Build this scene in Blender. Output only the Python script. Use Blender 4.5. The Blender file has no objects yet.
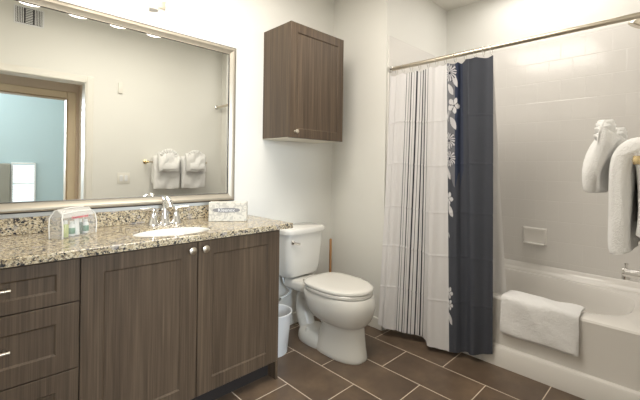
import bpy, bmesh, math, random
from math import sin, cos, pi, radians
from mathutils import Vector, Matrix
random.seed(7)
C = bpy.context.scene
COL = C.collection
V = Vector

# ------------------------------------------------------------------ camera
cam_d = bpy.data.cameras.new('camera'); cam = bpy.data.objects.new('camera', cam_d); COL.objects.link(cam)
A, ROLL = 0.779, 0.014
Fw = V((cos(A), sin(A), 0)); Rt = V((sin(A), -cos(A), 0)); Up = V((0, 0, 1))
rx = Rt*cos(ROLL) + Up*sin(ROLL); ry = -Rt*sin(ROLL) + Up*cos(ROLL)
m = Matrix((rx, ry, -Fw)).transposed().to_4x4(); m.translation = (0, 0, 1.24)
cam.matrix_world = m
cam_d.sensor_width = 36; cam_d.lens = 363/640*36
cam_d.shift_x = (320-333.6)/640; cam_d.shift_y = (167.5-200)/640
cam_d.clip_start = 0.02
C.camera = cam
C.view_settings.view_transform = 'Standard'; C.view_settings.look = 'None'
C.view_settings.gamma = 1; C.view_settings.use_curve_mapping = False
C.view_settings.exposure = 0.87

# ------------------------------------------------------------------ world + large lights
w = bpy.data.worlds.new('world'); C.world = w; w.use_nodes = True
w.node_tree.nodes['Background'].inputs[0].default_value = (.75, .86, 1, 1)
w.node_tree.nodes['Background'].inputs[1].default_value = 0.6

def area(name, loc, rot, sx, sy, power, col):
    d = bpy.data.lights.new(name, 'AREA'); d.shape = 'RECTANGLE'; d.size = sx; d.size_y = sy
    d.energy = power; d.color = col
    o = bpy.data.objects.new(name, d); COL.objects.link(o); o.location = loc; o.rotation_euler = rot
    return o
area('bathroom_ceiling_fill', (1.05, 1.25, 2.68), (0, 0, 0), 1.1, .9, 18, (1, .93, .83))  # added ambient fill under the ceiling, without a fixture
area('tub_ceiling_fill', (2.8, .8, 2.72), (0, 0, 0), .5, .9, 4.2, (1, .95, .89))  # added fill to brighten the tub alcove, without a fixture
area('bedroom_west_fill', (-3.16, -1.9, 1.5), (0, radians(-90), 0), 1.5, 1.5, 22, (.78, .90, 1))  # bluish fill for the bedroom, placed in an added west frame
area('bedroom_doorway_fill', (-.50, -3.26, 1.86), (radians(90), 0, 0), 1.25, 1.15, 115, (.80, .90, 1))  # added fill through the doorway, placed in an invented window frame
SHADE_EMIT = 2.9

# ------------------------------------------------------------------ helpers
def nmat(name, col=(.8,.8,.8), rough=.5, metal=0, spec=None, **kw):
    M = bpy.data.materials.new(name); M.use_nodes = True
    b = M.node_tree.nodes['Principled BSDF']
    b.inputs['Base Color'].default_value = (*col, 1); b.inputs['Roughness'].default_value = rough
    b.inputs['Metallic'].default_value = metal
    if spec is not None: b.inputs['Specular IOR Level'].default_value = spec
    for k, v in kw.items(): b.inputs[k.replace('_', ' ')].default_value = v
    return M
class N:
    def __init__(s, M): s.t = M.node_tree; s.b = s.t.nodes['Principled BSDF']
    def n(s, typ, **kw):
        o = s.t.nodes.new(typ)
        for k, v in kw.items(): setattr(o, k, v)
        return o
    def l(s, a, b): s.t.links.new(a, b)
    def m(s, op, a, b=None, c=None):
        o = s.n('ShaderNodeMath', operation=op)
        for i, x in enumerate((a, b, c)):
            if x is None: continue
            if isinstance(x, (int, float)): o.inputs[i].default_value = x
            else: s.l(x, o.inputs[i])
        return o.outputs[0]
    def coord(s, scale=(1,1,1), loc=(0,0,0), kind='Object'):
        tc = s.n('ShaderNodeTexCoord'); mp = s.n('ShaderNodeMapping')
        s.l(tc.outputs[kind], mp.inputs[0]); mp.inputs['Scale'].default_value = scale; mp.inputs['Location'].default_value = loc
        return mp.outputs[0]
    def noise(s, vec, scale, detail=4, rough=.55):
        o = s.n('ShaderNodeTexNoise'); s.l(vec, o.inputs['Vector']); o.inputs['Scale'].default_value = scale
        o.inputs['Detail'].default_value = detail; o.inputs['Roughness'].default_value = rough
        return o.outputs['Fac']
    def ramp(s, fac, stops):
        o = s.n('ShaderNodeValToRGB'); s.l(fac, o.inputs[0]); e = o.color_ramp.elements
        e[0].position, e[0].color = stops[0][0], (*stops[0][1], 1)
        e[1].position, e[1].color = stops[1][0], (*stops[1][1], 1)
        for p, c in stops[2:]:
            q = e.new(p); q.color = (*c, 1)
        return o.outputs[0]
    def mix(s, fac, a, b):
        o = s.n('ShaderNodeMix', data_type='RGBA')
        for i, x in ((0, fac), (6, a), (7, b)):
            if isinstance(x, (int, float)): o.inputs[i].default_value = x
            elif isinstance(x, tuple): o.inputs[i].default_value = (*x, 1)
            else: s.l(x, o.inputs[i])
        return o.outputs[2]
    def bump(s, h, strength=.3, dist=.002):
        o = s.n('ShaderNodeBump'); s.l(h, o.inputs['Height']); o.inputs['Strength'].default_value = strength
        o.inputs['Distance'].default_value = dist; s.l(o.outputs[0], s.b.inputs['Normal'])

def paint(name, col, rough=.6, b=.15):
    M = nmat(name, col, rough); n = N(M); c = n.coord()
    f = n.noise(c, 90, 3); n.bump(f, b, .001)
    f2 = n.noise(c, 1.3, 2)
    n.l(n.mix(f2, tuple(x*.97 for x in col), tuple(min(1, x*1.02) for x in col)), n.b.inputs['Base Color'])
    return M
M_wall = paint('wall_paint', (.805, .80, .76))
M_ceil = paint('ceiling_paint', (.80, .78, .72))
M_trim = nmat('trim_paint', (.80, .78, .72), .35)
M_tanwall = paint('tan_wall_paint', (.76, .63, .49))
M_tantrim = nmat('tan_trim_paint', (.72, .59, .41), .5)
M_goldtrim = nmat('gold_tan_trim', (.40, .29, .17), .55)
M_blue = paint('blue_wall_paint', (.47, .60, .64))
M_white_gl = nmat('porcelain', (.80, .785, .74), .08, spec=.6)
M_tub = nmat('tub_enamel', (.80, .775, .735), .16, spec=.5)
M_plastic = nmat('white_plastic', (.80, .81, .82), .35)
M_chrome = nmat('chrome', (.78, .77, .75), .12, 1)
M_nickel = nmat('brushed_nickel', (.66, .60, .50), .3, 1)
M_brass = nmat('brass', (.76, .60, .34), .25, 1)
M_mirror = nmat('mirror_silver', (.93, .94, .91), .01, 1)
M_black = nmat('dark_edge', (.03, .03, .035), .4)
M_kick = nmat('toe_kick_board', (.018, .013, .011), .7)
M_wood2 = nmat('handle_wood', (.42, .22, .09), .45)
M_rubber = nmat('dark_rubber', (.12, .03, .025), .55)
M_under = nmat('white_laminate', (.74, .69, .58), .4)
M_fabric_grey = nmat('headboard_fabric', (.30, .29, .25), .8)

def wood():
    M = nmat('wood_laminate', (.1, .08, .065), .42, spec=.35); n = N(M)
    c = n.coord((60, 60, 1.6)); c2 = n.coord((230, 230, 3.0), (3, 1, 2)); c3 = n.coord((14, 14, .5), (5, 5, 5))
    f = n.noise(c, 1, 3, .6); g = n.noise(c2, 1, 2, .5); h = n.noise(c3, 1, 2, .5)
    t = n.m('ADD', n.m('MULTIPLY', f, .45), n.m('ADD', n.m('MULTIPLY', g, .35), n.m('MULTIPLY', h, .2)))
    n.l(n.ramp(t, [(.34, (.052, .035, .023)), (.68, (.148, .104, .068)), (.5, (.092, .064, .042))]), n.b.inputs['Base Color'])
    n.bump(t, .12, .001)
    return M
M_wood = wood()

def granite():
    M = nmat('granite', (.6, .5, .35), .12, spec=.5); n = N(M); c = n.coord()
    v = n.n('ShaderNodeTexVoronoi'); n.l(c, v.inputs['Vector']); v.inputs['Scale'].default_value = 190
    sep = n.n('ShaderNodeSeparateColor'); n.l(v.outputs['Color'], sep.inputs[0])
    base = n.ramp(sep.outputs[0], [(0, (.13, .11, .09)), (1, (.66, .60, .47)), (.25, (.28, .23, .165)), (.45, (.48, .39, .25)), (.72, (.56, .48, .33))])
    f = n.noise(c, 80, 4, .65); v2 = n.n('ShaderNodeTexVoronoi'); n.l(c, v2.inputs['Vector']); v2.inputs['Scale'].default_value = 120
    sep2 = n.n('ShaderNodeSeparateColor'); n.l(v2.outputs['Color'], sep2.inputs[0])
    big = n.m('GREATER_THAN', n.m('ADD', n.m('MULTIPLY', sep2.outputs[1], .35), f), .815)
    k = n.mix(big, base, (.035, .035, .04))
    g2 = n.noise(n.coord((1,1,1), (7, 3, 1)), 22, 3, .6)
    k = n.mix(n.m('MULTIPLY', n.m('GREATER_THAN', g2, .60), .55), k, (.38, .36, .36))
    n.l(k, n.b.inputs['Base Color'])
    return M
M_granite = granite()

def floor_mat():
    M = nmat('floor_tile', (.2, .14, .1), .38, spec=.4); n = N(M)
    g = n.n('ShaderNodeNewGeometry'); s = n.n('ShaderNodeSeparateXYZ'); n.l(g.outputs['Position'], s.inputs[0])
    W, L = .268, .536
    rr = n.m('DIVIDE', n.m('SUBTRACT', s.outputs[0], 2.11), W); row = n.m('FLOOR', rr); fx = n.m('SUBTRACT', rr, row)
    par = n.m('ABSOLUTE', n.m('MODULO', row, 2.0)); off = n.m('MULTIPLY', n.m('SUBTRACT', 1.0, par), .5)
    ll = n.m('SUBTRACT', n.m('DIVIDE', n.m('SUBTRACT', s.outputs[1], 1.367), L), off); cl = n.m('FLOOR', ll); fy = n.m('SUBTRACT', ll, cl)
    dx = n.m('MULTIPLY', n.m('MINIMUM', fx, n.m('SUBTRACT', 1.0, fx)), W); dy = n.m('MULTIPLY', n.m('MINIMUM', fy, n.m('SUBTRACT', 1.0, fy)), L)
    d = n.m('MINIMUM', dx, dy); mask = n.m('LESS_THAN', d, .0026)
    cb = n.n('ShaderNodeCombineXYZ'); n.l(row, cb.inputs[0]); n.l(cl, cb.inputs[1])
    wn = n.n('ShaderNodeTexWhiteNoise'); n.l(cb.outputs[0], wn.inputs['Vector'])
    vadd = n.n('ShaderNodeVectorMath', operation='ADD'); n.l(g.outputs['Position'], vadd.inputs[0]); n.l(wn.outputs['Color'], vadd.inputs[1])
    f = n.noise(vadd.outputs[0], 3.4, 5, .6)
    c = n.ramp(f, [(.25, (.088, .061, .043)), (.72, (.200, .140, .092)), (.5, (.128, .089, .061))])
    n.l(n.mix(mask, c, (.66, .57, .46)), n.b.inputs['Base Color'])
    n.l(n.m('ADD', n.m('MULTIPLY', mask, .4), .36), n.b.inputs['Roughness'])
    n.bump(n.m('MULTIPLY', n.m('MINIMUM', d, .005), 200), .4, .0015)
    return M
M_floor = floor_mat()

def tile_mat(axis, top):       # glazed wall tile, 15.5 cm, running bond; axis = horizontal world axis
    M = nmat('wall_tile_' + axis, (.7, .66, .6), .14, spec=.45); n = N(M)
    g = n.n('ShaderNodeNewGeometry'); s = n.n('ShaderNodeSeparateXYZ'); n.l(g.outputs['Position'], s.inputs[0])
    S, Z0 = .155, 2.09; h = s.outputs[1 if axis == 'y' else 0]
    rr = n.m('DIVIDE', n.m('SUBTRACT', s.outputs[2], Z0), S); row = n.m('FLOOR', rr); fz = n.m('SUBTRACT', rr, row)
    par = n.m('ABSOLUTE', n.m('MODULO', row, 2.0)); off = n.m('MULTIPLY', n.m('SUBTRACT', 1.0, par), .5)
    ll = n.m('SUBTRACT', n.m('DIVIDE', n.m('SUBTRACT', h, .4865), .158), off); cl = n.m('FLOOR', ll); fh = n.m('SUBTRACT', ll, cl)
    d = n.m('MULTIPLY', n.m('MINIMUM', n.m('MINIMUM', fz, n.m('SUBTRACT', 1.0, fz)), n.m('MINIMUM', fh, n.m('SUBTRACT', 1.0, fh))), S)
    mask = n.m('LESS_THAN', d, .0016)
    cb = n.n('ShaderNodeCombineXYZ'); n.l(row, cb.inputs[0]); n.l(cl, cb.inputs[1])
    wn = n.n('ShaderNodeTexWhiteNoise'); n.l(cb.outputs[0], wn.inputs['Vector'])
    c = n.mix(wn.outputs['Value'], (.765, .745, .715), (.775, .755, .725))
    n.l(n.mix(mask, c, (.80, .78, .75)), n.b.inputs['Base Color'])
    n.bump(n.m('MULTIPLY', n.m('MINIMUM', d, .004), 250), .35, .0015)
    return M
M_tile_y = tile_mat('y', 2.26); M_tile_x = tile_mat('x', 2.26)

def terry(name, col):
    M = nmat(name, col, .9, spec=.1); n = N(M); c = n.coord()
    f = n.noise(c, 260, 3, .7); g = n.noise(c, 16, 3, .5)
    n.bump(n.m('ADD', f, n.m('MULTIPLY', g, 2.5)), .8, .006)
    return M
M_towel = terry('terry_cloth', (.90, .895, .885))

def cloth_mat(name, attr=None, col=(.8,.8,.8), trans=.25):
    M = nmat(name, col, .7, spec=.2); n = N(M)
    out = n.t.nodes['Material Output']
    tr = n.n('ShaderNodeBsdfTranslucent'); mx = n.n('ShaderNodeMixShader'); mx.inputs[0].default_value = trans
    if attr:
        a = n.n('ShaderNodeVertexColor'); a.layer_name = attr
        n.l(a.outputs[0], n.b.inputs['Base Color']); n.l(a.outputs[0], tr.inputs[0])
    else: tr.inputs[0].default_value = (*col, 1)
    n.l(n.b.outputs[0], mx.inputs[1]); n.l(tr.outputs[0], mx.inputs[2]); n.l(mx.outputs[0], out.inputs[0])
    return M
M_curtain = cloth_mat('printed_curtain_fabric', 'print', trans=.18)
M_liner = cloth_mat('white_liner', None, (.78, .77, .76), .4)
def emit(name, col, s):
    M = nmat(name, (.9,.9,.9), .4); b = M.node_tree.nodes['Principled BSDF']
    b.inputs['Emission Color'].default_value = (*col, 1); b.inputs['Emission Strength'].default_value = s
    return M
M_cup = nmat('satin_grey_metal', (.42, .40, .37), .45, .2)
M_shade = emit('lit_frosted_glass', (1, .92, .82), SHADE_EMIT)
M_blind = emit('daylit_blind', (.80, .93, 1), .5)
M_clear = nmat('clear_vinyl', (.95, .96, .96), .12); _b = M_clear.node_tree.nodes['Principled BSDF']
_b.inputs['Alpha'].default_value = .20

def tag(o, label=None, cat=None, group=None, kind=None):
    if label: o['label'] = label
    if cat: o['category'] = cat
    if group: o['group'] = group
    if kind: o['kind'] = kind
    return o
def thing(name, loc, label, cat, group=None):
    o = bpy.data.objects.new(name, None); COL.objects.link(o); o.location = loc; o.empty_display_size = .05
    return tag(o, label, cat, group)
def wloc(o):
    v = V((0, 0, 0))
    while o: v += o.location; o = o.parent
    return v
def obj(name, bm, mat, parent=None, smooth=40, recalc=True):
    """one mesh object from a bmesh given in world coordinates"""
    if recalc: bmesh.ops.recalc_face_normals(bm, faces=bm.faces)
    if parent: off = wloc(parent)
    else:
        xs = [v.co for v in bm.verts]
        off = V(((min(v.x for v in xs)+max(v.x for v in xs))/2, (min(v.y for v in xs)+max(v.y for v in xs))/2, min(v.z for v in xs)))
    for v in bm.verts: v.co -= off
    me = bpy.data.meshes.new(name); bm.to_mesh(me); bm.free()
    for mm in (mat if isinstance(mat, (list, tuple)) else [mat]): me.materials.append(mm)
    if smooth:
        for p in me.polygons: p.use_smooth = True
        me.set_sharp_from_angle(angle=radians(smooth))
    o = bpy.data.objects.new(name, me); COL.objects.link(o)
    if parent: o.parent = parent
    else: o.location = off
    return o
def box(bm, x0, x1, y0, y1, z0, z1, bev=0, seg=2, mi=0):
    r = bmesh.ops.create_cube(bm, size=1)
    vs = r['verts']
    for v in vs: v.co = V(((x0+x1)/2 + v.co.x*(x1-x0), (y0+y1)/2 + v.co.y*(y1-y0), (z0+z1)/2 + v.co.z*(z1-z0)))
    fs = {f for v in vs for f in v.link_faces}
    for f in fs: f.material_index = mi
    if bev:
        es = list({e for v in vs for e in v.link_edges})
        bmesh.ops.bevel(bm, geom=es, offset=bev, segments=seg, affect='EDGES', profile=.5)
    return bm
def B(*a, **k): return box(bmesh.new(), *a, **k)
def loft(bm, rings, cap=True, closed=True, mi=0):
    R = [[bm.verts.new(p) for p in r] for r in rings]; n = len(R[0])
    for a, b in zip(R, R[1:]):
        for i in range(n if closed else n-1):
            f = bm.faces.new((a[i], a[(i+1) % n], b[(i+1) % n], b[i])); f.material_index = mi
    if cap: bm.faces.new(R[0]).material_index = mi; bm.faces.new(R[-1]).material_index = mi
    return bm
def lathe(bm, prof, c, n=28, axis='z', cap=True, mi=0):
    rings = []
    for r, h in prof:
        rg = []
        for i in range(n):
            a = 2*pi*i/n; u, v = r*cos(a), r*sin(a)
            p = {'z': (u, v, h), 'y': (u, h, v), 'x': (h, u, v)}[axis]
            rg.append(V(c) + V(p))
        rings.append(rg)
    return loft(bm, rings, cap, mi=mi)
def tube(bm, pts, r, n=12, cap=True, mi=0):
    pts = [V(p) for p in pts]; rad = r if isinstance(r, (list, tuple)) else [r]*len(pts)
    rings = []; up = V((0, 0, 1)); prev = None
    for i, p in enumerate(pts):
        t = (pts[min(i+1, len(pts)-1)] - pts[max(i-1, 0)]).normalized()
        if prev is None:
            s = t.cross(up); s = s if s.length > .1 else t.cross(V((1, 0, 0)))
        else: s = prev - t*prev.dot(t)
        s.normalize(); prev = s; q = s.cross(t)
        rings.append([p + (s*cos(2*pi*k/n) + q*sin(2*pi*k/n))*rad[i] for k in range(n)])
    return loft(bm, rings, cap, mi=mi)
def smooth_path(pts, k=6):
    P = [V(p) for p in pts]; out = []
    for i in range(len(P)-1):
        a, b, c, d = P[max(i-1, 0)], P[i], P[i+1], P[min(i+2, len(P)-1)]
        for j in range(k):
            t = j/k
            out.append(.5*((2*b) + (c-a)*t + (2*a-5*b+4*c-d)*t*t + (3*b-a-3*c+d)*t*t*t))
    out.append(P[-1]); return out
def lerp(a, b, t): return a + (b-a)*t
def interp(tab, x):
    for (x0, *a), (x1, *b) in zip(tab, tab[1:]):
        if x <= x1: 
            t = max(0, (x-x0)/(x1-x0)) if x1 > x0 else 0
            return [lerp(p, q, t) for p, q in zip(a, b)]
    return list(tab[-1][1:])
def struct(name, bm, mat, **k):
    o = obj(name, bm, mat, **k); o['kind'] = 'structure'; return o

# ------------------------------------------------------------------ room shell
YW, YS, XW, X1, YE, X2, CZ = 2.24, .03, -.26, 2.25, 1.671, 3.197, 2.74
YT = .151          # south end wall of the tub alcove
XT = 2.36
struct('floor', B(-3.2, 3.35, -3.4, 2.40, -.06, 0), M_floor)
struct('ceiling', B(-3.2, 3.35, -3.4, 2.40, CZ, CZ+.06), M_ceil)
struct('wall_north', B(-.40, X1, YW, 2.40, 0, CZ), M_wall)
struct('wall_west', B(-.40, XW, -.10, YW, 0, CZ), M_wall)
bm = B(X1, 3.35, YE, 2.40, 0, CZ); struct('wall_stub', bm, M_wall)
struct('wall_east', B(X2, 3.35, -.10, YE, 0, CZ), M_wall)
DX0, DX1, DH = -.08, .86, 2.075
bm = B(XW, DX0, -.10, YS, 0, CZ); box(bm, DX1, X2, -.10, YS, 0, CZ); box(bm, DX0, DX1, -.10, YS, DH, CZ)
struct('wall_south', bm, M_wall)
struct('wall_alcove', B(XT, X2, YS, YT, 0, CZ), M_wall)
# tile fields (7 mm proud of the paint)
TZ0, TZ1 = .46, 2.262
struct('trim_1', B(X2-.008, X2, YT, YE, TZ0, TZ1), M_tile_y)
struct('trim_2', B(2.275, X2-.008, YE-.008, YE, TZ0-.46, TZ1), M_tile_x)
struct('trim_3', B(XT+.035, X2-.008, YT, YT+.008, TZ0, TZ1), M_tile_x)
# door casing round the bathroom doorway
bm = bmesh.new(); cw = .062
for (x0, x1, z0, z1) in ((DX1-.004, DX1+cw, 0, DH+cw), (DX0-cw, DX0+.004, 0, DH+cw), (DX0+.004, DX1-.004, DH-.004, DH+cw)):
    box(bm, x0, x1, YS, YS+.012, z0, z1, .003, 1)
    box(bm, x0+.008, x1-.016, YS+.012, YS+.017, z0, z1-.016, .002, 1)
struct('trim_4', bm, M_trim)
bm = B(DX1-.012, DX1, -.10, YS, 0, DH); box(bm, DX0, DX0+.012, -.10, YS, 0, DH); box(bm, DX0+.012, DX1-.012, -.10, YS, DH-.012, DH)
struct('trim_5', bm, M_trim)
# vestibule and second tan frame behind the camera, then the bedroom
FY = -.50
bm = B(DX1+.03, DX1+.13, FY-.1, -.10, 0, CZ); struct('wall_vestibule_east', bm, M_tanwall)
struct('wall_vestibule_west', B(-.62, -.52, FY-.1, -.10, 0, CZ), M_tanwall)
bm = B(.80, 3.2, FY-.1, FY, 0, CZ); box(bm, -3.2, -.30, FY-.1, FY, 0, CZ); box(bm, -.30, .80, FY-.1, FY, 1.985, CZ)
struct('wall_bedroom_north', bm, M_tanwall)
bm = bmesh.new()
for (x0, x1, z0, z1) in ((.782, .866, 0, 2.04), (-.36, -.282, 0, 2.04), (-.282, .782, 1.957, 2.04)):
    box(bm, x0, x1, FY, FY+.016, z0, z1, .004, 1)
struct('trim_6', bm, M_tantrim)
bm = B(.776, .790, FY-.1, FY+.024, 0, 1.957, .003, 1); box(bm, -.29, .776, FY-.1, FY+.024, 1.953, 1.967, .003, 1)
struct('trim_7', bm, M_goldtrim)
struct('wall_bedroom_south', B(-3.2, 3.2, -3.4, -3.3, 0, CZ), M_blue)
struct('wall_bedroom_west', B(-3.3, -3.2, -3.4, -.6, 0, CZ), M_blue)
struct('wall_bedroom_east', B(3.2, 3.3, -3.4, -.6, 0, CZ), M_blue)
# bedroom window with blinds
bm = bmesh.new()
for i in range(15): box(bm, .53, .79, -3.296, -3.276, .62+i*.04, .652+i*.04, .004, 1)
wb = struct('window_1', bm, M_blind)
bm = bmesh.new()
for (x0, x1, z0, z1) in ((.505, .53, .58, 1.25), (.79, .815, .58, 1.25), (.53, .79, 1.222, 1.25), (.53, .79, .58, .615), (.53, .79, .905, .925)):
    box(bm, x0, x1, -3.3, -3.268, z0, z1, .003, 1)
obj('window_frame', bm, M_plastic, wb)
def added_window(name, x0, x1, y0, y1, z0, z1, axis):  # empty frame added round a bedroom fill light
    b_ = bmesh.new(); t = .05
    for (a0_, a1_, c0, c1) in ((0, 1, z0-t, z0), (0, 1, z1, z1+t), ('l', 0, z0, z1), ('r', 0, z0, z1)):
        if axis == 'x':
            q = (x0-t, x1+t) if a1_ else ((x0-t, x0) if a0_ == 'l' else (x1, x1+t)); box(b_, q[0], q[1], y0, y1, c0, c1, .003, 1)
        else:
            q = (y0-t, y1+t) if a1_ else ((y0-t, y0) if a0_ == 'l' else (y1, y1+t)); box(b_, x0, x1, q[0], q[1], c0, c1, .003, 1)
    struct(name, b_, M_plastic)
added_window('added_window_2', -1.13, .13, -3.3, -3.262, 1.28, 2.44, 'x')  # invented, unseen frame round the doorway fill light
added_window('added_window_3', -3.2, -3.162, -2.66, -1.14, .74, 2.26, 'y')  # invented, unseen frame round the west fill light
# baseboards
def baseboard(name, x0, x1, y0, y1):
    bm = B(x0, x1, y0, y1, 0, .085, .003, 1)
    struct(name, bm, M_trim)
baseboard('baseboard_north', 1.30, X1-.014, YW-.013, YW)
baseboard('baseboard_stub', X1-.013, X1, YE+.0, YW)
baseboard('baseboard_south', .925, XT-.003, YS, YS+.013)

# ------------------------------------------------------------------ vanity
VX0, VX1, YF = -.25, 1.294, 1.732      # carcass; door fronts at y = 1.712
van = thing('vanity_cabinet', (.52, 1.97, 0), 'long dark woodgrain bathroom vanity cabinet under the granite counter, with drawers and two doors', 'cabinet')
bm = bmesh.new()
for q in ((VX0, VX0+.018, YF, YW-.002, .105, .872), (VX0+.018, VX1-.018, YW-.014, YW-.002, .105, .872), (VX0+.018, VX1-.018, YF, YW-.014, .105, .123),
          (VX0+.018, VX1-.018, YF, YF+.02, .123, .16), (VX0+.018, VX1-.018, YF, YF+.02, .855, .872), (.300, .345, YF, YW-.014, .123, .872), (.785, .815, YF, YF+.02, .16, .855), (VX1-.05, VX1-.018, YF, YF+.02, .16, .855), (VX0+.018, .300, YF, YF+.02, .42, .47), (VX0+.018, .300, YF, YF+.02, .68, .73)):
    box(bm, *q)
box(bm, VX1-.018, VX1, 1.713, YW-.002, 0, .872, .001, 1)
obj('body', bm, M_wood, van)
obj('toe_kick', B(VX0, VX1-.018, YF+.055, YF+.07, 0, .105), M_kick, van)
def panel_front(x0, x1, z0, z1, fw, y=1.712, th=.019, dep=.006, fwz=None):
    """slab front with a routed recessed panel"""
    fwz = fwz or fw
    bm = bmesh.new(); c = .0015
    def rect(a, b, cc, d, yy): return [V((a, yy, cc)), V((b, yy, cc)), V((b, yy, d)), V((a, yy, d))]
    rings = [rect(x0, x1, z0, z1, y+th), rect(x0, x1, z0, z1, y+c), rect(x0+c, x1-c, z0+c, z1-c, y),
             rect(x0+fw, x1-fw, z0+fwz, z1-fwz, y), rect(x0+fw+.007, x1-fw-.007, z0+fwz+.007, z1-fwz-.007, y+dep)]
    loft(bm, rings)
    return bm
def knob(x, z, parent, y=1.712, r=.0185):
    bm = lathe(bmesh.new(), [(.009, y), (.006, y-.004), (.005, y-.013), (r*.8, y-.016), (r, y-.021), (r*.95, y-.026), (r*.6, y-.029), (.002, y-.030)], (x, 0, z), axis='y')
    # lathe axis y uses h as y
    return obj('knob', bm, M_nickel, parent)
for (x0, x1, kx) in ((.3235, .7985, .766), (.8025, 1.290, .832)):
    d = obj('door', panel_front(x0, x1, .108, .868, .078, fwz=.068), M_wood, van, smooth=20)
    knob(kx, .832, d)
for (z0, z1, hz) in ((.703, .868, .795), (.442, .699, .58), (.108, .438, .30)):
    d = obj('drawer', panel_front(-.245, .3195, z0, z1, .072, fwz=(.048 if z1-z0 < .2 else .068)), M_wood, van, smooth=20)
    bm = bmesh.new()
    hx = .05
    tube(bm, [(hx-.064, 1.682, hz), (hx+.064, 1.682, hz)], .0055, 10)
    for sx in (-.05, .05): tube(bm, [(hx+sx, 1.712, hz), (hx+sx, 1.683, hz)], .005, 10)
    obj('handle', bm, M_nickel, d)

# ------------------------------------------------------------------ counter with cut-out
CT, CB = .907, .877
CX0, CX1, CY0, CY1 = VX0, 1.372, 1.687, YW-.002
SX, SY, SA, SB = .745, 1.872, .192, .130
def ell(cx, cy, a, b, z, n=48): return [V((cx+a*cos(2*pi*i/n), cy+b*sin(2*pi*i/n), z)) for i in range(n)]
def rect_ring(x0, x1, y0, y1, z, cx, cy, n=48):
    out = []
    for i in range(n):
        t = 2*pi*i/n; dx, dy = cos(t)*SA, sin(t)*SB
        k = min(((x1-cx)/dx if dx > 1e-9 else (x0-cx)/dx if dx < -1e-9 else 1e9), ((y1-cy)/dy if dy > 1e-9 else (y0-cy)/dy if dy < -1e-9 else 1e9))
        out.append(V((cx+dx*k, cy+dy*k, z)))
    # snap the nearest samples to the four corners
    for X in (x0, x1):
        for Y in (y0, y1):
            j = min(range(n), key=lambda q: (out[q]-V((X, Y, z))).length); out[j] = V((X, Y, z))
    return out
bm = bmesh.new()
e = .003
rings = [rect_ring(CX0, CX1, CY0, CY1, CB, SX, SY), rect_ring(CX0, CX1, CY0, CY1, CT-e, SX, SY), rect_ring(CX0+e, CX1-e, CY0+e, CY1-e, CT, SX, SY),
         ell(SX, SY, SA+.003, SB+.003, CT), ell(SX, SY, SA, SB, CT-.003), ell(SX, SY, SA, SB, CB)]
loft(bm, rings + [rings[0]], cap=False)
bmesh.ops.remove_doubles(bm, verts=bm.verts, dist=1e-5)
ctop = obj('countertop', bm, M_granite, smooth=30)
tag(ctop, 'speckled beige granite countertop with a backsplash, on the vanity cabinet', 'countertop')
obj('backsplash', B(CX0, CX1, YW-.022, YW-.002, CT+.0005, .986, .002, 1), M_granite, ctop)
sink = bmesh.new()
prof = [(.992, .012), (.988, .022), (.965, .024), (.945, .016), (.915, -.04), (.75, -.105), (.45, -.130), (.12, -.14)]
rg = [ell(SX, SY, SA*k, SB*k, CB-.001+z) for k, z in prof]
prof2 = [(.12, -.148), (.5, -.142), (.82, -.115), (.96, -.05)]
rg += [ell(SX, SY, SA*k, SB*k, CB-.001+z) for k, z in prof2]
loft(sink, rg + [rg[0]], cap=False); bmesh.ops.remove_doubles(sink, verts=sink.verts, dist=1e-5)
so = obj('sink_basin', sink, M_white_gl); tag(so, 'oval white undermount sink basin set in the granite counter', 'sink')
obj('drain', lathe(bmesh.new(), [(.03, -.1475), (.03, -.138), (.02, -.1365), (.004, -.136)], (SX, SY, CB), 24), M_chrome, so)

# ------------------------------------------------------------------ faucet
FX, FYy = .795, 2.125
fa = thing('sink_faucet', (FX, FYy, CT), 'chrome widespread sink faucet with two flared lever handles behind the oval basin', 'faucet')
bm = lathe(bmesh.new(), [(.034, 0), (.034, .005), (.027, .014), (.022, .045), (.018, .09), (.0165, .125)], (FX, FYy, CT+.0005))
tube(bm, smooth_path([(FX, FYy, CT+.120), (FX, FYy-.004, CT+.140), (FX-.004, FYy-.035, CT+.143), (FX-.01, FYy-.085, CT+.120), (FX-.012, FYy-.105, CT+.098)], 5), [.017]*6+[.019]*5+[.020]*5+[.018]*5, 14)
obj('spout', bm, M_chrome, fa)
for sx in (-1, 1):
    hx = FX + sx*.062
    bm = lathe(bmesh.new(), [(.032, 0), (.032, .005), (.026, .014), (.018, .045), (.013, .070), (.015, .080), (.010, .088)], (hx, FYy, CT+.0005))
    hb = obj('handle_base', bm, M_chrome, fa)
    bm = tube(bmesh.new(), [(hx-sx*.005, FYy, CT+.084), (hx+sx*.03, FYy-.004, CT+.088), (hx+sx*.070, FYy-.008, CT+.091)], [.010, .009, .007], 12)
    obj('lever', bm, M_chrome, hb)

# ------------------------------------------------------------------ mirror
MX0, MX1, MZ0, MZ1 = -.22, 1.288, 1.006, 2.042
mi = thing('wall_mirror', (.53, YW-.01, MZ0), 'large rectangular wall mirror in a satin champagne frame above the vanity', 'mirror')
obj('glass', B(MX0+.03, MX1-.03, YW-.014, YW-.008, MZ0+.03, MZ1-.03), M_mirror, mi, smooth=0)
bm = bmesh.new()
def rr(k, y): return [V((MX0+k, y, MZ0+k)), V((MX1-k, y, MZ0+k)), V((MX1-k, y, MZ1-k)), V((MX0+k, y, MZ1-k))]
prof = [(0, YW-.002, 0), (0, YW-.020, 1), (.003, YW-.024, 1), (.006, YW-.026, 0), (.014, YW-.030, 0), (.022, YW-.029, 0), (.030, YW-.024, 0), (.047, YW-.019, 0), (.050, YW-.021, 0), (.053, YW-.0145, 0), (.053, YW-.002, 0)]
R = [[bm.verts.new(p) for p in rr(k, y)] for k, y, _ in prof]
R.append(R[0])
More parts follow.
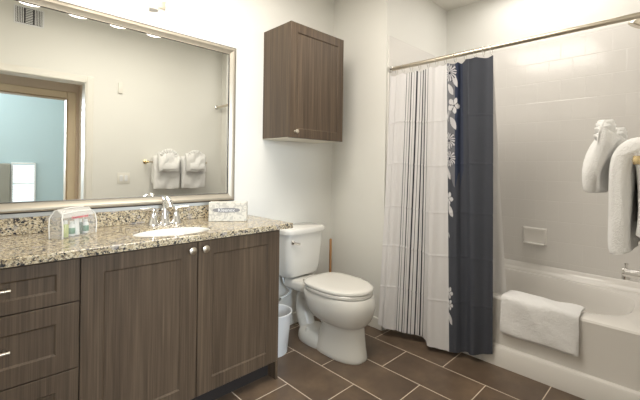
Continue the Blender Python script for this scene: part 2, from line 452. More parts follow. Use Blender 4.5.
for q in range(len(R)-1):
    for i in range(4):
        f = bm.faces.new((R[q][i], R[q][(i+1) % 4], R[q+1][(i+1) % 4], R[q+1][i])); f.material_index = 1 if q < 3 or q in (8,) else 0
M_frame = nmat('champagne_frame', (.42, .38, .31), .38, .5)
fr = obj('frame', bm, [M_frame, M_black], mi, smooth=20)
fr['label'] = 'satin champagne frame with a dark outer edge'

# ------------------------------------------------------------------ vanity light
lf = thing('vanity_light', (.52, YW, 2.2), 'four-lamp vanity light bar with glowing frosted shades above the mirror', 'lamp')
bm = B(.16, .88, YW-.022, YW-.001, 2.16, 2.24, .006, 2); obj('back_plate', bm, M_nickel, lf)
for x in (.31, .73):
    obj('mounting_cup', lathe(bmesh.new(), [(.002, 2.112), (.03, 2.114), (.033, 2.12), (.033, 2.20), (.002, 2.202)], (x, YW-.065, 0)), M_cup, lf)
for x in (.22, .425, .62, .82):
    bm = tube(bmesh.new(), smooth_path([(x, YW-.02, 2.20), (x, YW-.09, 2.215), (x, 2.065, 2.245)], 5), .009, 10)
    arm = obj('arm', bm, M_nickel, lf)
    sh = lathe(bmesh.new(), [(.049, 2.051), (.052, 2.055), (.052, 2.235), (.045, 2.245), (.012, 2.248)], (x, 2.065, 0), 32)
    obj('lamp_shade', sh, M_shade, arm)

# ------------------------------------------------------------------ wall cabinet
WX0, WX1, WY, WZ0, WZ1 = 1.523, 2.038, 1.92, 1.4386, 2.222
wc = thing('wall_cabinet', ((WX0+WX1)/2, YW-.16, WZ0), 'dark woodgrain cabinet hung on the wall above the toilet', 'cabinet')
bm = B(WX0, WX1, WY+.020, YW-.001, WZ0+.003, WZ1, .001, 1)
obj('body', bm, M_wood, wc)
u_ = obj('bottom_panel', B(WX0+.002, WX1-.002, WY+.022, YW-.002, WZ0, WZ0+.0029), M_under, wc); u_['label'] = 'pale underside panel'
d = obj('door', panel_front(WX0, WX1, WZ0, WZ1, .058, y=WY, fwz=.062), M_wood, wc, smooth=20)
knob(WX0+.045, WZ0+.043, d, y=WY, r=.014)

# ------------------------------------------------------------------ toilet
TXc = 1.79
def outl(z, yf, yb, hw, n=40, pf=2.3, pb=3.2, cx=TXc):
    """egg shaped ring: rounder towards the front (low y), squarer at the back"""
    ym = yf + (yb-yf)*.55; out = []
    for i in range(n):
        t = 2*pi*i/n; c, s = cos(t), sin(t)
        p = pf if s < 0 else pb
        x = hw*math.copysign(abs(c)**(2/p), c); ly = (ym-yf) if s < 0 else (yb-ym)
        out.append(V((cx+x, ym + ly*math.copysign(abs(s)**(2/p), s), z)))
    return out
to = thing('toilet', (TXc, 1.8, 0), 'white two-piece toilet with a closed lid between the vanity and the shower curtain', 'toilet')
bm = bmesh.new()
rings = []
for (z, yf, yb, hw) in ((0, 1.475, 1.86, .112), (.012, 1.471, 1.86, .116), (.03, 1.475, 1.855, .113), (.08, 1.483, 1.84, .107), (.14, 1.490, 1.82, .102), (.19, 1.495, 1.80, .099), (.208, 1.496, 1.80, .099),
                        (.214, 1.492, 1.82, .106), (.226, 1.474, 1.86, .126), (.25, 1.455, 1.89, .148), (.28, 1.440, 1.91, .164), (.32, 1.428, 1.925, .175), (.36, 1.424, 1.94, .179), (.395, 1.432, 1.95, .177), (.410, 1.440, 1.945, .171)):
    rings.append(outl(z, yf, yb, hw))
loft(bm, rings)
# deck that carries the tank
box(bm, TXc-.115, TXc+.115, 1.88, 2.17, .345, .418, .02, 3)
bowl = obj('bowl', bm, M_white_gl, to, smooth=50)
bm = tube(bmesh.new(), smooth_path([(TXc, 1.80, .20), (TXc, 1.90, .27), (TXc, 1.99, .33), (TXc, 2.055, .28), (TXc, 2.06, .18), (TXc, 2.02, .08), (TXc, 1.98, .02)], 5),
          [.06]*6+[.062]*8+[.058]*8+[.06]*9, 20)
obj('trapway', bm, M_white_gl, bowl, smooth=60)
bm = bmesh.new(); loft(bm, [outl(z, 1.70, 2.06-k, hw, cx=TXc, pb=2.4) for z, hw, k in ((0, .106, 0), (.02, .112, -.005), (.055, .106, .0), (.085, .092, .015), (.10, .06, .05))])
obj('foot', bm, M_white_gl, bowl)
for sx in (-1, 1):
    obj('bolt_cap', lathe(bmesh.new(), [(.014, .060), (.014, .096), (.009, .106), (.001, .109)], (TXc+sx*.080, 1.93, 0), 16), M_white_gl, bowl)
# seat + lid
bm = bmesh.new(); loft(bm, [outl(z, 1.445+k, 1.925-k, .181-k, pf=2.1) for z, k in ((.414, .004), (.418, 0), (.432, 0), (.436, .004))]); 
obj('seat', bm, M_white_gl, to)
bm = bmesh.new(); loft(bm, [outl(z, 1.443+k, 1.94-k, .182-k, pf=2.1) for z, k in ((.4395, .005), (.443, .001), (.455, .001), (.461, .006), (.465, .02), (.467, .06))])
obj('lid', bm, M_white_gl, to)
for sx in (-1, 1):
    obj('hinge', tube(bmesh.new(), [(TXc+sx*.075-.02, 1.953, .436), (TXc+sx*.075+.02, 1.953, .436)], .012, 12), M_white_gl, to)
# tank
def rrect(x0, x1, y0, y1, z, r, n=6):
    out = []
    for cx, cy, a0 in ((x1-r, y1-r, 0), (x0+r, y1-r, pi/2), (x0+r, y0+r, pi), (x1-r, y0+r, 3*pi/2)):
        for i in range(n+1):
            a = a0 + pi/2*i/n; out.append(V((cx+r*cos(a), cy+r*sin(a), z)))
    return out
bm = bmesh.new()
loft(bm, [rrect(TXc-hw, TXc+hw, yf, 2.225, z, r) for z, hw, yf, r in ((.421, .11, 2.10, .04), (.428, .14, 2.07, .05), (.445, .156, 2.052, .055), (.48, .164, 2.045, .055), (.60, .174, 2.037, .055), (.748, .182, 2.03, .055))])
tank = obj('tank', bm, M_white_gl, to, smooth=50)
bm = bmesh.new()
loft(bm, [rrect(TXc-hw, TXc+hw, yf, 2.232, z, r) for z, hw, yf, r in ((.749, .186, 2.026, .055), (.752, .193, 2.016, .06), (.775, .195, 2.014, .06), (.787, .192, 2.018, .06), (.793, .182, 2.028, .055))])
obj('tank_lid', bm, M_white_gl, tank, smooth=50)
bm = lathe(bmesh.new(), [(.016, 2.036), (.016, 2.024), (.010, 2.018)], (1.653, 0, .695), axis='y', n=18)
tube(bm, [(1.65, 2.019, .695), (1.668, 2.010, .691), (1.697, 2.008, .684)], [.010, .009, .010], 10)
fl = obj('flush_lever', bm, M_chrome, tank); fl['label'] = 'chrome flush lever'

# water valve & hose
wv = thing('water_supply_valve', (1.555, YW-.02, .17), 'small supply valve and pale hose on the wall under the toilet tank', 'valve')
bm = lathe(bmesh.new(), [(.026, YW-.001), (.026, YW-.006), (.009, YW-.010), (.009, YW-.06), (.013, YW-.062), (.013, YW-.085), (.002, YW-.086)], (1.64, 0, .26), axis='y', n=18)
obj('valve_body', bm, M_chrome, wv)
bm = tube(bmesh.new(), smooth_path([(1.64, YW-.07, .26), (1.70, YW-.085, .275), (1.735, YW-.09, .30), (1.70, YW-.09, .34), (1.675, YW-.08, .38), (1.672, YW-.07, .43)], 6), .006, 10)
obj('supply_hose', bm, M_plastic, wv)

# plunger in the corner
pl = thing('toilet_plunger', (2.165, 2.165, 0), 'brown plunger stick standing in the corner behind the toilet', 'plunger')
obj('handle', lathe(bmesh.new(), [(.0105, .10), (.0105, .63), (.008, .637), (.001, .639)], (2.175, 2.17, 0), 14), M_wood2, pl)
obj('cup', lathe(bmesh.new(), [(.055, 0), (.058, .01), (.052, .05), (.035, .08), (.018, .09), (.014, .12), (.002, .121)], (2.175, 2.17, 0), 24), M_rubber, pl)

# trash bin (open top, double walled)
bx, by = 1.462, 1.985
bm = lathe(bmesh.new(), [(.002, 0), (.088, 0), (.090, .004), (.115, .262), (.121, .264), (.122, .272), (.118, .276), (.113, .272), (.086, .008), (.002, .006)], (bx, by, 0), 40, cap=True)
tb = obj('trash_bin', bm, M_plastic); tag(tb, 'small white plastic waste bin beside the vanity end panel', 'bin')

# ------------------------------------------------------------------ bathtub
tu = thing('bathtub', (2.79, .91, 0), 'white built-in alcove bathtub with a stepped apron', 'bathtub')
TX0, TX1, TY0, TY1 = 2.385, X2-.010, YT+.010, YE-.010
ns = 64
def sq(cx, cy, a, b, z, p=3.0, n=ns):
    out = []
    for i in range(n):
        t = 2*pi*i/n + pi/n; c, s = cos(t), sin(t)
        out.append(V((cx + a*math.copysign(abs(c)**(2/p), c), cy + b*math.copysign(abs(s)**(2/p), s), z)))
    return out
def sqrect(z, x0, x1, y0, y1):
    base = sq((x0+x1)/2, (y0+y1)/2, (x1-x0)/2, (y1-y0)/2, z, p=60)
    return base
bcx, bcy = 2.79, .915
bm = bmesh.new()
rings = []
for z, dx in ((0, -.012), (.112, -.012), (.122, -.006), (.130, .012), (.40, 0.004), (.418, 0), (.428, .006), (.432, .016)):
    rings.append(sqrect(z, TX0+dx, TX1, TY0, TY1))
for z, a, b, p in ((.432, .335, .69, 3.4), (.429, .325, .68, 3.3), (.41, .314, .668, 3.2), (.33, .30, .64, 3.2), (.20, .275, .60, 3.2), (.11, .25, .56, 3.0), (.075, .21, .51, 2.8), (.065, .12, .40, 2.5)):
    rings.append(sq(bcx+.005, bcy, a, b, z, p))
loft(bm, rings)
obj('tub_shell', bm, M_tub, tu, smooth=35)
# raised moulded back ledge
bm = bmesh.new()
pts = [(0, .4325), (.050, .4325), (.045, .445), (.030, .452), (.020, .462), (.012, .490), (0, .495)]
loft(bm, [[V((X2-.009-dx, y, z)) for dx, z in pts] for y in (TY0, TY1)])
obj('back_ledge', bm, M_tub, tu, smooth=60)
obj('drain', lathe(bmesh.new(), [(.035, .0655), (.035, .069), (.02, .071), (.002, .071)], (bcx, .45, 0), 20), M_chrome, tu)

# soap dish on the tile wall
bm = bmesh.new()
sd = []
def yzr(x, k): return [V((x, y, z)) for y, z in ((.800+k, .652+k), (.972-k, .652+k), (.972-k, .785-k), (.800+k, .785-k))]
xs = X2-.0085
for x, k in ((xs, 0), (xs-.010, .002), (xs-.016, .008), (xs-.017, .016), (xs-.015, .022)): sd.append(yzr(x, k))
loft(bm, sd); 
box(bm, xs-.045, xs-.001, .812, .96, .652, .668, .006, 2)
es = [e for e in bm.edges]
sdo = obj('soap_dish', bm, M_tub, smooth=30); tag(sdo, 'recessed white ceramic soap dish on the tub tile wall', 'soap dish')

# tub spout and shower head
sp = thing('tub_spout', (2.76, YT+.02, .64), 'chrome tub spout with a pull knob on the faucet wall', 'faucet')
bm = lathe(bmesh.new(), [(.034, YT+.009), (.034, YT+.016), (.027, YT+.020), (.026, .262), (.0285, .266), (.0285, .288), (.024, .292), (.002, .293)], (2.76, 0, .640), axis='y', n=24)
lathe(bm, [(.016, .600), (.020, .602), (.020, .630)], (2.76, .274, 0), 18)
obj('spout', bm, M_chrome, sp)
obj('knob', lathe(bmesh.new(), [(.005, .662), (.005, .682), (.010, .685), (.010, .696), (.001, .698)], (2.76, .272, 0), 12), M_chrome, sp)
shh = thing('shower_fixture', (2.78, YT+.05, 2.12), 'chrome shower head on a bent arm at the top right corner', 'shower head')
bm = lathe(bmesh.new(), [(.028, YT+.0085), (.026, YT+.014), (.009, YT+.018)], (2.79, 0, 2.17), axis='y')
tube(bm, smooth_path([(2.79, YT+.012, 2.17), (2.79, YT+.035, 2.175), (2.79, YT+.05, 2.168), (2.79, YT+.065, 2.155)], 5), .009, 12)
obj('arm', bm, M_chrome, shh)
bm = bmesh.new(); ax = V((0, .52, -.85)).normalized(); o0 = V((2.79, YT+.062, 2.158)); s1 = V((1, 0, 0)); s2 = ax.cross(s1)
prof = [(.008, 0), (.016, .008), (.018, .02), (.042, .045), (.046, .058), (.042, .063), (.002, .064)]
loft(bm, [[o0 + ax*h + (s1*cos(2*pi*i/28) + s2*sin(2*pi*i/28))*r for i in range(28)] for r, h in prof])
obj('spray_head', bm, M_nickel, shh)

# ------------------------------------------------------------------ shower rod, rings, curtain, liner
RX, RZ = 2.29, 2.0
rod = thing('shower_rod', (RX, .9, RZ), 'straight metal shower curtain rod across the tub alcove', 'curtain rod')
RY0, RY1 = YS+.001, YE-.0
obj('pole', tube(bmesh.new(), [(RX, RY0+.004, RZ), (RX, YE-.004, RZ)], .0155, 16), M_nickel, rod)
obj('flange', lathe(bmesh.new(), [(.026, RY1-.001), (.026, RY1-.010), (.017, RY1-.016), (.017, RY1-.035), (.0156, RY1-.036)], (RX, 0, RZ), axis='y'), M_chrome, rod)
obj('flange', lathe(bmesh.new(), [(.026, RY0), (.026, RY0+.010), (.017, RY0+.016), (.017, RY0+.035), (.0156, RY0+.036)], (RX, 0, RZ), axis='y'), M_chrome, rod)

# curtain control table: s -> top(x,y) mid(x,y) bottom(x,y,z)
CTL = [  # s,   xt,   yt,    xb,   yb,   zb
    (0.00, 2.285, 1.655, 2.150, 1.640, .085),
    (0.10, 2.300, 1.600, 2.165, 1.590, .070),
    (0.20, 2.285, 1.530, 2.205, 1.535, .060),
    (0.27, 2.305, 1.485, 2.225, 1.500, .055),
    (0.47, 2.290, 1.330, 2.275, 1.350, .055),
    (0.50, 2.280, 1.310, 2.245, 1.310, .050),
    (0.52, 2.275, 1.295, 2.215, 1.280, .035),
    (0.66, 2.285, 1.180, 2.262, 1.127, .030),
    (0.78, 2.290, 1.100, 2.285, 1.060, .040),
    (0.90, 2.275, 1.000, 2.315, .965, .055),
    (1.00, 2.290, .885, 2.345, .880, .075)]
SW = 1.35     # cloth width in metres for s = 1
def cpoint(s, t, dx=0):        # t: 0 top .. 1 bottom
    xt, yt, xb, yb, zb = interp(CTL, s)
    zt = 1.955 - .010*abs(sin(s*12*pi/1.0))
    k = t**1.15
    x, y, z = lerp(xt, xb, k), lerp(yt, yb, k), lerp(zt, zb, t)
    amp = .006 + .007*(1-t) + (.022 if .76 < s else 0)*(.6+.4*sin(s*23+1))
    ph = s*2*pi*5.5 + .9*sin(t*2.2 + s*4)
    x += amp*sin(ph) + .0025*sin(s*2*pi*17 + 3*t) + .016*math.exp(-((s-.50)/.035)**2)*t
    y += .004*sin(s*2*pi*9+1)
    # crease marks from packing
    for zc in (.36, .66, .95, 1.27, 1.58):
        x -= .0028*math.exp(-((z-zc-.01*sin(s*9))/.006)**2)
    return V((x, y, z))
def curtain_col(s, z):
    u = s*SW
    W = (.80, .79, .80)
    if s < .655:
        # thin black stripes on the first third
        for c0, wd in ((.225, .0045), (.255, .0030), (.285, .0065), (.315, .0028), (.345, .0075), (.372, .0030), (.400, .0065), (.428, .0032), (.452, .0075), (.476, .0034)):
            if abs(s - c0) * SW < wd: return (.030, .030, .045)
        return W
    dark = (.082, .088, .108)
    band0, band1 = .655, .765
    if s < band1:
        b = (s-band0)/(band1-band0); x = b*.13
        bg = ((.20, .205, .23) if b < .62 else (.040, .052, .095)) if z > 1.17 + .05*sin(x*60) else dark
        fl = [(.040, 1.885, .060, 1), (.085, 1.83, .050, 2), (.045, 1.775, .045, 2), (.075, 1.665, .055, 0), (.025, 1.61, .055, 3), (.07, 1.545, .050, 2), (.03, 1.43, .058, 1), (.035, 1.31, .055, 1), (.02, 1.21, .045, 2),
              (.02, 1.045, .045, 0), (.035, .965, .05, 2), (.015, .80, .02, 2), (.015, .42, .040, 0), (.02, .34, .035, 0), (.02, .25, .045, 2)]
        for fx, fz, fr_, kind in fl:
            dx, dz = x-fx, z-fz; r = math.hypot(dx, dz)
            if r > fr_: continue
            th = math.atan2(dz, dx)
            if kind == 0:
                pet = fr_*(.55 + .45*abs(cos(2.5*th+.4)))
                if r < pet: return (.04, .04, .05) if r < fr_*.12 else ((.10, .10, .12) if abs(sin(2.5*th+.4)) > .96 and r < fr_*.6 else (.74, .73, .75))
            elif kind == 1:
                if r < fr_*(.72+.28*abs(sin(4.5*th+1))): return (.66, .65, .68) if abs(sin(7*th + r*45)) > .52 and r > .010 else (.025, .03, .05)
            elif kind == 3:
                if abs(dx - .012*sin(dz*60)) < .022*(1-abs(dz)/fr_): return (.36, .36, .38) if dx > 0 else (.66, .65, .68)
            else:
                w_ = fr_*.45*(1-(r/fr_)**2)
                if abs(dx*.8 + dz*.45 + .1*dz*dz) < w_: return (.70, .69, .71)
        return bg
    if s < .80 and z > 1.10 + .4*(s-.765)*10: return (.056, .067, .105)
    return dark
NU, NV = 440, 520
bm = bmesh.new()
grid = [[bm.verts.new(cpoint(i/NU, j/NV)) for i in range(NU+1)] for j in range(NV+1)]
for j in range(NV):
    for i in range(NU): bm.faces.new((grid[j][i], grid[j][i+1], grid[j+1][i+1], grid[j+1][i]))
cols = []
for j in range(NV+1):
    for i in range(NU+1):
        p = grid[j][i].co; cols.append(curtain_col(i/NU, p.z))
cu = obj('shower_curtain', bm, M_curtain, smooth=0, recalc=False)
for p in cu.data.polygons: p.use_smooth = True
ca_ = cu.data.color_attributes.new('print', 'FLOAT_COLOR', 'POINT')
for i, c in enumerate(cols): ca_.data[i].color = (*c, 1)
tag(cu, 'white and charcoal shower curtain with black stripes and a floral band, bunched on the rod', 'curtain')
def lpoint(s, t):
    x = lerp(2.330, 2.475, min(1, t*1.15)) + .010*sin(s*2*pi*7)*(.4+t) + .004*sin(s*40+t*4); y = lerp(1.60, .905 - .055*t**1.1, s)
    x += .02*sin(t*pi)*0
    return V((x+.012, y, lerp(1.95, .30, t)))
bm = bmesh.new(); NU2, NV2 = 160, 60
g2 = [[bm.verts.new(lpoint(i/NU2, j/NV2)) for i in range(NU2+1)] for j in range(NV2+1)]
for j in range(NV2):
    for i in range(NU2): bm.faces.new((g2[j][i], g2[j][i+1], g2[j+1][i+1], g2[j+1][i]))
li = obj('shower_liner', bm, M_liner, smooth=180, recalc=False); tag(li, 'plain white shower liner hanging inside the tub behind the curtain', 'curtain liner')
def ring_bm(y):
    bm = bmesh.new(); pts = []
    for k in range(25):
        a = 2*pi*k/24; pts.append((RX + .0195*cos(a)*.9, y + .004*sin(a), RZ - .014 + .033*sin(a)))
    tube(bm, pts, .0016, 6, cap=False); bmesh.ops.remove_doubles(bm, verts=bm.verts, dist=1e-5); return bm
ring_lab = []
ys = [1.605, 1.545, 1.475, 1.405, 1.335, 1.27, 1.205, 1.135, 1.065, 1.00, .945, .897]
ring0 = obj('curtain_ring', ring_bm(0), M_chrome)
for i, y in enumerate(ys):
    o = ring0 if i == 0 else ring0.copy()
    if i: COL.objects.link(o)
    o.location = V((RX, y, RZ-.0485))
    tag(o, 'thin wire curtain ring on the shower rod holding up the curtain', 'curtain ring', 'curtain rings on the shower rod')

# ------------------------------------------------------------------ white towel / bath mat on the tub rim
def drape(name, path, x0, x1, thick, axis, mat, wob=.004, nseg=26, seed=1, parent=None, edges=True):
    """thick cloth: closed cross-section following path, extruded along axis"""
    P = smooth_path([V(p) for p in path], 5)
    rnd = random.Random(seed); ph = [rnd.random()*6 for _ in range(6)]
    n = len(P); rings = []
    for k in range(nseg+1):
        f = k/nseg; q = []
        for sgn, idx in ((1, range(n)), (-1, range(n-1, -1, -1))):
            for i in idx:
                t = (P[min(i+1, n-1)] - P[max(i-1, 0)]).normalized()
                nrm = V((-t.y, t.x)) if len(t) == 2 else V((t.z, 0, -t.x))
                if axis == 'x': nrm = V((0, t.z, -t.y))
                end = 1.0
                if i in (0, n-1): end = .55
                th = thick/2*end*(1 if 0 < k < nseg else .55)
                p = P[i] + nrm*th*sgn
                wv_ = wob*(sin(f*9+i*.35+ph[0]) + .6*sin(f*17+i*.2+ph[1]))
                p += nrm*wv_*.7
                if axis == 'y': p = V((p.x, lerp(x0, x1, f) + .3*wob*sin(i*.5+ph[2]), p.z))
                else: p = V((lerp(x0, x1, f) + .3*wob*sin(i*.5+ph[2]), p.y, p.z))
                q.append(p)
        rings.append(q)
    bm = bmesh.new(); loft(bm, rings)
    return obj(name, bm, mat, parent, smooth=70)
mt = drape('folded_bath_mat', [(2.52, 0, .446), (2.46, 0, .449), (2.41, 0, .4485), (2.382, 0, .442), (2.370, 0, .420), (2.366, 0, .36), (2.364, 0, .30), (2.362, 0, .225)], .432, .845, .020, 'y', M_towel, .0045)
tag(mt, 'white folded towel mat draped over the front rim of the tub', 'bath mat')
mt2 = drape('folded_bath_mat', [(2.383, 0, .40), (2.3815, 0, .30), (2.3805, 0, .212)], .444, .838, .006, 'y', M_towel, .0008, parent=None)
mt2.parent = mt; mt2.location = mt2.location - mt.location; mt2.name = 'under_layer'

# ------------------------------------------------------------------ towel bar with two dressed towels
BZ, BY = 1.275, .115
tbr = thing('towel_bar', (1.77, YS, BZ), 'metal towel bar on the cream wall holding two dressed white towels', 'towel bar')
bm = tube(bmesh.new(), [(1.425, BY, BZ), (2.115, BY, BZ)], .009, 14); obj('bar', bm, M_nickel, tbr)
for x in (1.43, 2.11):
    bm = lathe(bmesh.new(), [(.024, YS+.001), (.024, YS+.008), (.011, YS+.014), (.010, BY-.012), (.014, BY-.008), (.014, BY+.012), (.004, BY+.016)], (x, 0, BZ), axis='y', n=18)
    lathe(bm, [(.003, x-.020), (.012, x-.017), (.014, x-.010), (.011, x+.008)], (0, BY, BZ), axis='x', n=18)
    p_ = obj('post', bm, M_brass if x < 1.5 else M_nickel, tbr)
def dressed_towel(x0, x1, seed, label):
    root = thing('hanging_towel', ((x0+x1)/2, BY, .95), label, 'towel', 'dressed towels on the towel bar')
    r = root
    del r['group']
    # bath towel folded over the bar
    path = [(0, .096, 1.03), (0, .096, 1.10), (0, .096, 1.22), (0, .100, 1.285), (0, BY+.003, 1.318), (0, .148, 1.300), (0, .164, 1.24), (0, .169, 1.10), (0, .166, 1.01), (0, .158, .975)]
    drape('bath_towel', path, x0, x1, .056, 'x', M_towel, .006, 18, seed, root)
    # hand towel pocket
    cx = (x0+x1)/2; w = (x1-x0)*.40; w2 = w*.72
    path2 = [(0, .196, 1.375), (0, .214, 1.350), (0, .232, 1.30), (0, .240, 1.24), (0, .238, 1.165)]
    drape('hand_towel', path2, cx-w, cx+w, .050, 'x', M_towel, .012, 22, seed+3, root)
    # pleated fan on top
    bm = bmesh.new(); n = 36; rings = []
    for rr_ in (.02, .05, .08, .105, .108):
        fr_, bk = [], []
        for i in range(n+1):
            a = lerp(radians(165), radians(15), i/n); amp = .008*rr_/.108
            z_ = 1.318 + rr_*sin(a); x_ = cx + rr_*cos(a)
            zg = amp*(1 if (i//2) % 2 else -1)
            k_ = 0 if rr_ < .107 else .006
            fr_.append(V((x_, .236 + zg - k_, z_))); bk.append(V((x_, .206 + zg + k_, z_)))
        rings.append(fr_ + bk[::-1])
    loft(bm, rings)
    obj('fan_fold', bm, M_towel, root, smooth=50)
    # folded cuff band across the pocket
    drape('cuff', [(0, .262, 1.262), (0, .272, 1.225), (0, .271, 1.192)], cx-w2, cx+w2, .012, 'x', M_towel, .001, 8, seed+7, root)
    return root
dressed_towel(1.475, 1.760, 3, 'white fan-folded towel on the bar, the nearer one at the right edge')
dressed_towel(1.785, 2.075, 11, 'white fan-folded towel on the bar, the one nearer the tub, seen in the mirror')

# ------------------------------------------------------------------ south wall fittings seen in the mirror
vg = thing('air_vent', (.40, YS, 2.54), 'small white air vent grille high on the wall, seen in the mirror', 'vent')
obj('frame', B(.292, .512, YS, YS+.006, 2.525, 2.695, .002, 1), M_plastic, vg)
obj('duct_shade', B(.305, .499, YS+.0061, YS+.0065, 2.538, 2.682), M_black, vg, smooth=0)  # black sheet painting the shade behind the louvres
for k, x0 in enumerate((.307, .374, .441)):
    bm = bmesh.new()
    if k != 1:
        for i in range(5): box(bm, x0+.0015+i*.012, x0+.0075+i*.012, YS+.0066, YS+.012, 2.54, 2.68)
    else:
        for i in range(9): box(bm, x0+.002, x0+.054, YS+.0066, YS+.012, 2.544+i*.0155, 2.551+i*.0155)
    obj('louvre', bm, M_plastic, vg, smooth=0)
sw = thing('switch_plate', (1.21, YS, 1.03), 'cream double switch plate on the wall, seen in the mirror left of the towels', 'switch')
obj('plate', B(1.150, 1.274, YS, YS+.005, 1.030, 1.150, .002, 2), M_trim, sw)
for x in (1.188, 1.236): obj('rocker', B(x-.015, x+.015, YS+.005, YS+.009, 1.058, 1.122, .002, 1), M_plastic, sw)
hk = thing('wall_sensor', (1.167, YS, 2.0), 'tiny cream sensor box high on the wall beside the door casing, seen in the mirror', 'sensor')
obj('housing', B(1.146, 1.188, YS, YS+.018, 2.01, 2.125, .004, 2), M_trim, hk)
# headboard in the bedroom
hb_ = thing('headboard', (.1, -3.2, 0), 'grey-tan upholstered headboard against the blue bedroom wall, seen in the mirror', 'headboard')
obj('panel', B(-.75, .498, -3.28, -3.20, .12, 1.235, .02, 3), M_fabric_grey, hb_)
obj('leg', B(-.70, -.64, -3.27, -3.21, 0, .125), M_wood, hb_); obj('leg', B(.39, .45, -3.27, -3.21, 0, .125), M_wood, hb_)

# ------------------------------------------------------------------ tissue box
def text_obj(name, body, size, mat, parent, loc, xdir, zdir, ext=.0006, align='CENTER', sx=1):
    cu_ = bpy.data.curves.new(name, 'FONT'); cu_.body = body; cu_.size = size; cu_.extrude = ext
    cu_.align_x = align; cu_.align_y = 'CENTER'
    t = bpy.data.objects.new(name, cu_); COL.objects.link(t)
    dg = bpy.context.evaluated_depsgraph_get(); me = bpy.data.meshes.new_from_object(t.evaluated_get(dg))
    bpy.data.objects.remove(t)
    xd, zd = V(xdir).normalized(), V(zdir).normalized(); yd = xd.cross(zd)*-1
    M4 = Matrix((xd*sx, zd, xd.cross(zd))).transposed()
    for v in me.vertices: v.co = M4 @ v.co + V(loc) - wloc(parent)
    me.materials.clear(); me.materials.append(mat)
    o = bpy.data.objects.new(name, me); COL.objects.link(o); o.parent = parent
    return o
def cardboard():
    M = nmat('patterned_cardboard', (.75, .72, .66), .5); n = N(M); c = n.coord()
    v = n.n('ShaderNodeTexVoronoi', feature='SMOOTH_F1'); n.l(c, v.inputs['Vector']); v.inputs['Scale'].default_value = 45
    wv = n.m('SINE', n.m('MULTIPLY', v.outputs['Distance'], 14))
    f = n.noise(c, 30, 2)
    n.l(n.mix(n.m('MULTIPLY', n.m('GREATER_THAN', n.m('MULTIPLY', wv, f), .20), .6), (.68, .65, .58), (.44, .42, .38)), n.b.inputs['Base Color'])
    return M
M_card = cardboard()
M_cardside = nmat('grey_cardboard', (.33, .32, .31), .5)
M_oval = nmat('grey_oval_print', (.235, .23, .24), .5)
M_whiteprint = nmat('white_print', (.85, .85, .85), .5)
M_redprint = nmat('red_print', (.72, .06, .12), .5)
# box stands slightly turned; front face from (1.045,2.03) to (1.275,1.99)
a0, b0 = V((1.018, 1.985, 0)), V((1.222, 1.865, 0))
a0, b0 = V((1.020, 2.050, 0)), V((1.196, 1.916, 0))
tbx = thing('tissue_box', ((a0.x+b0.x)/2+.03, (a0.y+b0.y)/2+.03, CT), 'pale patterned tissue box with a grey oval label on the right of the counter', 'tissue box')
xd = (b0-a0).normalized(); nd = V((xd.y, -xd.x, 0))    # nd points to camera side (-y)
Lb = (b0-a0).length; Hb = .113; Db = .075
bm = bmesh.new(); box(bm, 0, Lb, 0, Db, 0, Hb, .0015, 1)
for v in bm.verts: v.co = a0 + xd*v.co.x - nd*v.co.y + V((0, 0, CT+.001+v.co.z))
obj('carton', bm, M_card, tbx, smooth=20)
bm = bmesh.new(); n = 40; ring = []
for i in range(n):
    t = 2*pi*i/n; c, s = cos(t), sin(t)
    ring.append((Lb*.465 + Lb*.36*math.copysign(abs(c)**(2/2.6), c), Hb*.60 + Hb*.12*math.copysign(abs(s)**(2/2.6), s)))
loft(bm, [[a0 + xd*x + nd*k + V((0, 0, CT+z)) for x, z in ring] for k in (.0002, .0012)])
obj('oval_label', bm, M_oval, tbx, smooth=0)
text_obj('lettering', 'Kleenex', .030, M_whiteprint, tbx, a0 + xd*Lb*.465 + nd*.0016 + V((0, 0, CT+Hb*.60)), xd, (0, 0, 1), .0004)

# ------------------------------------------------------------------ toiletry pouch with bottles
p0, p1 = V((.300, 1.962, 0)), V((.450, 2.075, 0))
xd = (p1-p0).normalized(); nd = V((xd.y, -xd.x, 0)); Lp = (p1-p0).length
def PP(x, y, z): return p0 + xd*x - nd*y + V((0, 0, CT+.001+z))
pouch = thing('toiletry_pouch', tuple(PP(Lp/2, .03, 0)), 'clear zip pouch of small toiletries on the counter against the mirror', 'pouch')
def pr_(w0, w1, y0, y1, z, r=.012):
    return [PP(p.x, p.y, z) for p in rrect(w0, w1, y0, y1, 0, r, 4)]
bm = bmesh.new()
loft(bm, [pr_(0, Lp, 0, .065, 0), pr_(-.002, Lp+.002, -.002, .067, .01), pr_(0, Lp, .001, .066, .07), pr_(.002, Lp-.004, .008, .062, .105, .010), pr_(.003, Lp-.006, .024, .054, .122, .008)])
obj('clear_bag', bm, M_clear, pouch, smooth=60)
M_pip = nmat('white_piping', (.82, .80, .76), .5)
bm = bmesh.new()
rim = lambda z, k0, k1, y0, y1, r: [PP(p.x, p.y, z) for p in rrect(k0, k1, y0, y1, 0, r, 4)]
tube(bm, [PP(.0, -.001, .0), PP(-.001, -.003, .05), PP(.001, .003, .09), PP(.012, .012, .108), PP(Lp*.5, .016, .112), PP(Lp-.014, .014, .110), PP(Lp-.003, .003, .092), PP(Lp+.001, -.003, .05), PP(Lp, -.001, 0)], .0030, 8)
tube(bm, [PP(.002, .066, .0), PP(.0, .067, .05), PP(.001, .066, .09), PP(.014, .056, .120), PP(Lp*.5, .052, .127), PP(Lp-.016, .056, .124), PP(Lp-.002, .066, .092), PP(Lp+.001, .067, .05), PP(Lp, .066, 0)], .0030, 8)
obj('piping', bm, M_pip, pouch)
bm = bmesh.new(); loft(bm, [[PP(x, y, z) for y, z in ((.006, .090), (.012, .106), (.034, .125), (.042, .124), (.058, .090))] for x in (.006, Lp*.5, Lp-.008)], closed=False, cap=False)
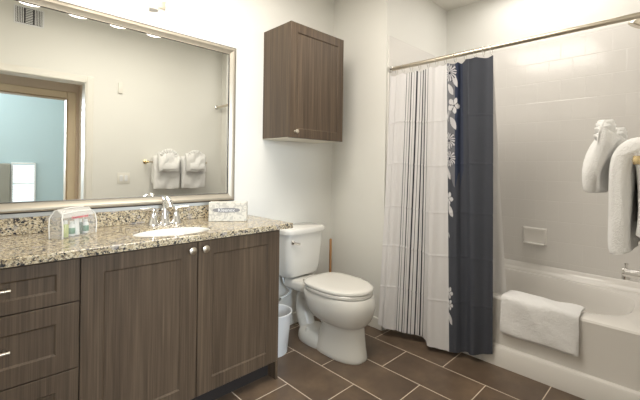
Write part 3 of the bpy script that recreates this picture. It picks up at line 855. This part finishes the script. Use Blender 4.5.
bmesh.ops.solidify(bm, geom=bm.faces[:], thickness=.0015)
obj('zip_top', bm, M_pip, pouch, smooth=50)
text_obj('lettering', 'Homewood', .019, M_redprint, pouch, PP(Lp*.50, -.0005, .088), xd, (0, 0, 1), .0003)
def bottle(name, x, y, r, h, mats, label):
    c = PP(x, y, 0); root = thing(name, tuple(c), label, 'bottle')
    z = .002
    obj('bottle_body', lathe(bmesh.new(), [(r*.9, z), (r, z+.003), (r, z+h*.70), (r*.85, z+h*.77), (r*.5, z+h*.80)], c, 20), mats[0], root)
    obj('cap', lathe(bmesh.new(), [(r*.62, z+h*.79), (r*.66, z+h*.80), (r*.62, z+h), (r*.2, z+h+.001)], c, 16), mats[1], root)
    if len(mats) > 2:
        obj('paper_label', lathe(bmesh.new(), [(r*1.01, z+h*.15), (r*1.04, z+h*.16), (r*1.04, z+h*.55), (r*1.01, z+h*.56)], c, 20), mats[2], root)
    return root
g_ = nmat('green_gel', (.42, .48, .16), .25); gw = nmat('white_bottle', (.74, .76, .74), .35); gg = nmat('green_label', (.10, .26, .16), .5); dk = nmat('dark_green', (.05, .10, .06), .4)
bottle('toiletry_bottle', .038, .022, .0125, .074, (g_, gw), 'slim yellow-green bottle with a white cap inside the clear pouch')
bottle('toiletry_bottle', .072, .022, .0125, .066, (gw, gw, gg), 'white bottle with a green label, left of the white tube in the pouch')
bottle('toiletry_bottle', .124, .026, .010, .070, (dk, gw), 'dark green bottle right of the white tube in the pouch')
bottle('toiletry_bottle', .150, .022, .0125, .066, (gw, gw, gg), 'white bottle with a green label, rightmost in the clear pouch')
# white tube
c = PP(.099, .022, 0); tb_ = thing('toiletry_tube', tuple(c), 'plain white tube standing in the middle of the clear pouch', 'tube')
bm = bmesh.new(); loft(bm, [[c + xd*(.012*kx*cos(2*pi*i/20)) + nd*(.011*ky*sin(2*pi*i/20)) + V((0, 0, z)) for i in range(20)] for z, kx, ky in ((.018, 1, 1), (.05, 1, .7), (.078, 1.05, .12))])
obj('tube_body', bm, gw, tb_)
obj('cap', lathe(bmesh.new(), [(.0115, .002), (.012, .004), (.0115, .0175)], c, 18), gw, tb_)
